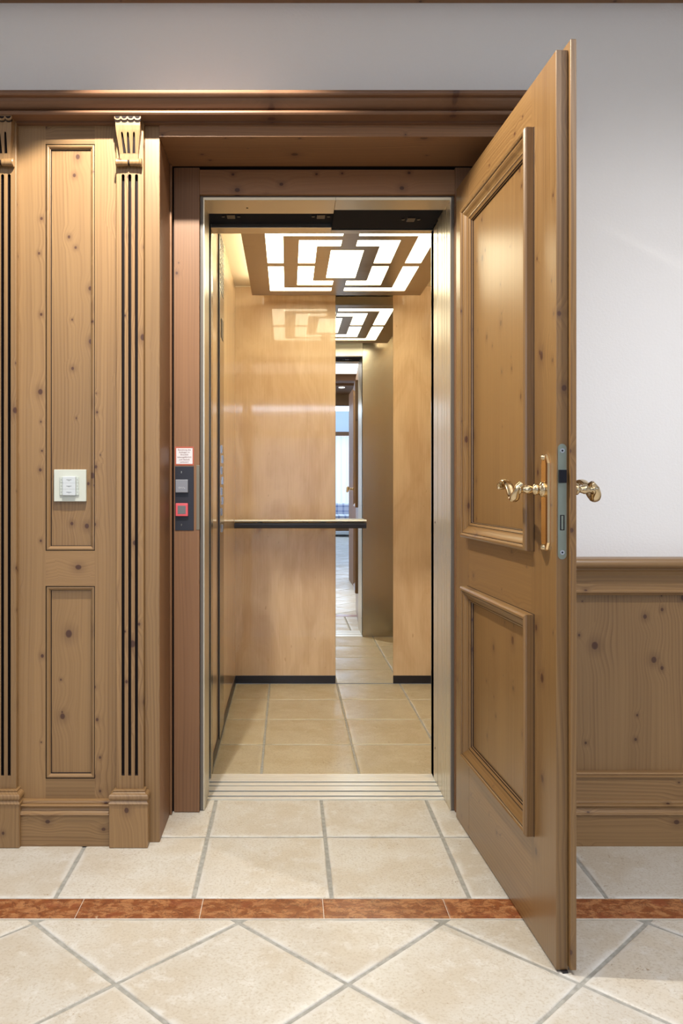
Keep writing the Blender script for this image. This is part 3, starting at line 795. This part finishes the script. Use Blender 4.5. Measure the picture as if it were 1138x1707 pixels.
# brass backplate and lever, both faces
def hardware(side):
    s = -1 if side == 0 else 1
    y0 = 0 if side == 0 else T1+.0135
    bm = bmesh.new()
    c0, c1 = .765, .811; cm = (c0+c1)/2
    pts = []
    for (w, z) in ((.006, .912), (.012, .915), (.016, .922), (.0225, .930), (.0225, 1.108), (.016, 1.118), (.012, 1.124), (.006, 1.128)): pts.append((w, z))
    outl = [(cm+w, z) for w, z in pts]+[(cm-w, z) for w, z in pts[::-1]]
    A = [bm.verts.new((p[0], y0, p[1])) for p in outl]
    B = [bm.verts.new((cm+(p[0]-cm)*1.0, y0+s*.0035, p[1])) for p in outl]
    C = [bm.verts.new((cm+(p[0]-cm)*.88, y0+s*.0075, 1.02+(p[1]-1.02)*.985)) for p in outl]
    E = [bm.verts.new((cm+(p[0]-cm)*.60, y0+s*.0092, 1.02+(p[1]-1.02)*.965)) for p in outl]
    n = len(outl)
    for Q, R in ((A, B), (B, C), (C, E)):
        for k in range(n): bm.faces.new((Q[k], Q[(k+1) % n], R[(k+1) % n], R[k]))
    bm.faces.new(E); bm.faces.new(A[::-1])
    bp = link('backplate', bm, M['brass2'], D)
    for z, sg in ((1.120, 1), (.920, -1)):
        bm = bmesh.new(); lathe(bm, (cm, y0+s*.002, z), (0, s, 0), [(0, .007), (.006, .0075), (.010, .006), (.0135, .0035), (.0145, .0005)], 16)
        link('end_knob', bm, M['brass'], bp, smooth=True)
    bm = bmesh.new()
    lathe(bm, (cm, y0+s*.006, 1.049), (0, s, 0), [(0, .014), (.003, .0165), (.007, .0175), (.010, .015), (.0125, .010), (.015, .0095), (.018, .0125), (.022, .013), (.025, .0105), (.027, .0075), (.031, .0080), (.038, .0108), (.043, .010), (.050, .0072), (.054, .0085), (.057, .0115), (.060, .012)], 26)
    link('neck', bm, M['brass'], D, smooth=True)
    bm = bmesh.new(); yy = y0+s*.062
    path = smooth_path([(cm+.004, yy-s*.004, 1.062), (cm+.001, yy+s*.006, 1.052), (cm-.002, yy+s*.010, 1.036), (cm-.010, yy+s*.011, 1.0275), (cm-.024, yy+s*.010, 1.033), (cm-.040, yy+s*.009, 1.047), (cm-.056, yy+s*.009, 1.061), (cm-.076, yy+s*.009, 1.068), (cm-.096, yy+s*.009, 1.065), (cm-.108, yy+s*.009, 1.057), (cm-.106, yy+s*.009, 1.050)], 6)
    m = len(path); rad = []
    for i in range(m):
        q = i/(m-1)
        w = .0125-.004*q if q < .5 else .0105-.0015*(q-.5)
        rad.append((w*(.75 if q < .1 else 1), (.0075 if q < .35 else .0045) - (.001*(q > .8))))
    tube(bm, path, rad, 16)
    link('lever', bm, M['brass'], D, smooth=True)
hardware(0); hardware(1)

# ================================================================== SMALL THINGS ON THE WALLS
PF = F+.0125
t = thing('light_switch', 'square pale glass light switch with central label window on the pine panel', 'light switch', (-.648, PF, 1.06))
x0, x1, z0, z1 = -.6955, -.600, 1.0125, 1.1075
box('frame', M['glassplate'], t, x0, x1, PF-.011, PF, z0, z1, .0015)
kx0, kx1, kz0, kz1 = x0+.0185, x1-.0205, z0+.0185, z1-.0215
for k in range(3):
    h = (kz1-kz0)/3
    for a, b_ in ((kx0, kx0+.0085), (kx1-.0085, kx1)):
        kb = box('key', M['keypad'], t, a, b_, PF-.0145, PF-.010, kz0+k*h+.0004, kz0+(k+1)*h-.0004, .0006)
        bm = bmesh.new(); cyl(bm, ((a+b_)/2, PF-.0145, kz0+(k+.5)*h), (0, -1, 0), .0011, .0002, 10); link('indicator_dot', bm, M['greyink'], kb)
dw = box('label_window', M['display'], t, kx0+.0090, kx1-.0090, PF-.0185, PF-.010, kz0-.0005, kz1+.0005, .0012)
bm = bmesh.new(); xc = (kx0+kx1)/2
for k in range(3):
    z = kz0+(kz1-kz0)*(k+.5)/3
    bbox(bm, xc-.0075, xc+.0075, PF-.0187, PF-.0185, z-.0005, z+.0006, 0); bbox(bm, xc-.003, xc+.003, PF-.0187, PF-.0185, z-.0028, z-.0020, 0)
for k in (1, 2): z = kz0+(kz1-kz0)*k/3; bbox(bm, kx0+.0095, kx1-.0095, PF-.0186, PF-.0185, z-.00015, z+.00015, 0)
link('row_marks', bm, M['greyink'], dw)

QF = 2.675
t = thing('call_panel', 'narrow black call panel with grey and red-rimmed square buttons on the pine post', 'call panel', (-.3355, QF, .92))
box('plate', M['blackplate'], t, -.3665, -.3055, QF-.002, QF, .9155, 1.1235, .0008)
b_ = box('button', M['plastic_grey'], t, -.3635, -.3235, QF-.0105, QF-.002, 1.038, 1.080, .0015); b_['label'] = 'grey call button'
bm = bmesh.new()
for k, (dx, dz) in enumerate(((-.010, 0), (-.007, .002), (-.007, -.002), (-.004, 0), (-.001, .0015), (.002, -.0012), (.005, .0015), (.008, -.001), (.010, -.002))):
    cyl(bm, (-.3435+dx, QF-.0105, 1.054+dz), (0, -1, 0), .0009, .0004, 10)
link('raised_dots', bm, M['paper'], b_)
b_ = box('button', M['plastic_red'], t, -.3635, -.3235, QF-.0105, QF-.002, .9615, 1.0035, .002); b_['label'] = 'red-rimmed square button with dark grey core'
box('button_core', M['plastic_dgrey'], b_, -.3565, -.3305, QF-.0112, QF-.0100, .9690, .9960, .0006)
for k, z in enumerate((1.104, .9335)):
    bm = bmesh.new(); cyl(bm, (-.3455, QF-.0020, z), (0, -1, 0), .0030, .0006, 18)
    sc = link('screw', bm, M['blackplate'], t)
    text_mesh('screw_glint', '2', .008, M['brass'], sc, Matrix.Translation((-.3455, QF-.0027, z)) @ FACE)  # brass figure drawn in for the highlight on the screw head
t = thing('warning_sticker', 'small red-bordered paper notice above the black call panel', 'sticker', (-.3355, QF, 1.15))
box('border', M['red_paper'], t, -.3665, -.3055, QF-.0008, QF, 1.1265, 1.187, .0002)
pp = box('notice', M['paper'], t, -.3625, -.3095, QF-.0011, QF-.0007, 1.131, 1.182, .0001)
lines = ['Benützung des', 'Aufzuges im', 'Brandfall', 'lebensgefährlich', 'und deshalb', 'verboten!']
for k, l in enumerate(lines):
    o = text_mesh('text_line', l, .0072, M['ink'], t, Matrix.Translation((-.336, QF-.0013, 1.1765-.0079*k)) @ FACE, ext=.0001)
t = tag(box('strike_plate', M['dull'], None, -.2975, -.2865, 2.6735, 2.676, .917, 1.127, .0008), 'slim dull metal strike plate let into the pine post by the call panel', 'strike plate')

# ================================================================== THE HALL BEHIND (seen in the lift mirror)
tag(box('wall_partition', M['frame_v'], None, .70, .80, -.62, .40, .0, 2.14, .01), kind='structure')
tag(box('trim_4', M['frame_h'], None, -3, 3, -1.95, -1.70, 2.44, 2.56, .004), kind='structure')
tag(box('trim_5', M['frame_h'], None, -3, 3, -3.05, -2.05, 2.42, 2.56, .004), kind='structure')
tag(box('trim_6', M['pine_h'], None, -3, 3, -3.15, -3.05, 2.255, 2.62, .004), kind='structure')
wall('wall_over_header', -3, 3, -3.0, -2.9, 2.56, 3.45)
wall('wall_back', -3, 3, -11.1, -11, 0, 3.5)
# tall window: frame, panes, blind and sheer curtain
wn = thing('window_1', 'bright tall window of the far hall with white sheer curtain', 'window', (0, -10.9, 0), kind='structure')
M['pane'] = plain('daylit_pane', (.3, .4, .6), .3, emit=(.66, .82, 1), es=2.6)
M['blind'] = plain('daylit_blue_blind', (.4, .5, .6), .6, emit=(.42, .60, .85), es=.9)
for x in (-2.4, -.8, .8):
    box('pane', M['pane'], wn, x, x+1.55, -10.98, -10.96, .25, 2.36, 0)
    box('blind', M['blind'], wn, x, x+1.55, -10.98, -10.95, 2.38, 3.05, 0)
box('frame', M['frame_v'], wn, -2.5, 2.5, -10.99, -10.9, 3.05, 3.2, .005)
box('transom', M['frame_h'], wn, -2.5, 2.5, -10.95, -10.88, 2.32, 2.42, .005)
for x in (-2.5, -.86, .75, 2.4): box('mullion', M['frame_v'], wn, x, x+.1, -10.97, -10.88, .1, 3.1, .005)
bm = bmesh.new(); N_ = 260
top = []; bot = []
for i in range(N_+1):
    x = -2.4+4.8*i/N_; y = -10.75+.035*math.sin(x*46)+.012*math.sin(x*101)
    top.append(bm.verts.new((x, y, 2.30))); bot.append(bm.verts.new((x, y*1.0, .06)))
for i in range(N_): bm.faces.new((bot[i], bot[i+1], top[i+1], top[i]))
mt, nt, bs = new_mat('sheer_curtain'); bs.inputs['Base Color'].default_value = (.92, .93, .96, 1); bs.inputs['Roughness'].default_value = .9
bs.inputs['Transmission Weight'].default_value = 0
trn = nt.nodes.new('ShaderNodeBsdfTranslucent'); trn.inputs[0].default_value = (.95, .96, 1, 1); mx = nt.nodes.new('ShaderNodeMixShader'); mx.inputs[0].default_value = .45
nt.links.new(bs.outputs[0], mx.inputs[1]); nt.links.new(trn.outputs[0], mx.inputs[2]); nt.links.new(mx.outputs[0], nt.nodes['Material Output'].inputs[0])
tag(link('curtain', bm, mt, smooth=True), 'white sheer pleated curtain in front of the tall far window', 'curtain')
# sofa
M['plaid'] = plain('pale_blue_plaid', (.55, .60, .75), .85)
def plaid():
    m, nt, b = new_mat('pale_plaid_cloth'); N = NB(nt); sp = N.n('ShaderNodeSeparateXYZ'); nt.links.new(N.n('ShaderNodeTexCoord').outputs['Object'], sp.inputs[0])
    f = lambda s, k: N.m('GREATER_THAN', N.m('FRACT', N.m('MULTIPLY', s, k)), .72)
    g = N.m('MULTIPLY', N.m('ADD', f(sp.outputs[0], 7), f(sp.outputs[2], 9)), .5)
    nt.links.new(N.mix(g, (.72, .74, .82), (.22, .27, .48)), b.inputs['Base Color']); b.inputs['Roughness'].default_value = .9; return m
M['plaid'] = plaid()
t = thing('sofa', 'pale plaid sofa with wooden arms under the far window, seen in the mirror', 'sofa', (.8, -9.6, 0))
box('seat', M['plaid'], t, 0.0, 1.75, -10.05, -9.3, .27, .47, .05, 3)
box('backrest', M['plaid'], t, 0.0, 1.75, -10.25, -10.02, .40, .72, .06, 3)
box('base', M['frame_h'], t, 0.02, 1.73, -10.15, -9.32, .12, .27, .01)
for x in (.02, 1.66): box('armrest', M['frame_v'], t, x-.03, x+.09, -10.2, -9.25, .62, .68, .02)
for x in (.05, 1.63):
    for y in (-10.1, -9.35): box('leg', M['frame_v'], t, x, x+.07, y, y+.07, 0.0, .62, .005)
t = thing('downlight', 'small round recessed downlight in the wooden ceiling, seen in the mirror', 'downlight', (.72, -2.2, 2.42))
bm = bmesh.new(); cyl(bm, (.72, -2.2, 2.4205), (0, 0, -1), .055, .006, 26); link('ring', bm, M['chrome'], t)
bm = bmesh.new(); cyl(bm, (.72, -2.2, 2.4145), (0, 0, -1), .040, .003, 26); link('lamp', bm, plain('lit_lamp', (1, 1, 1), .4, emit=(1, .95, .85), es=8), t)
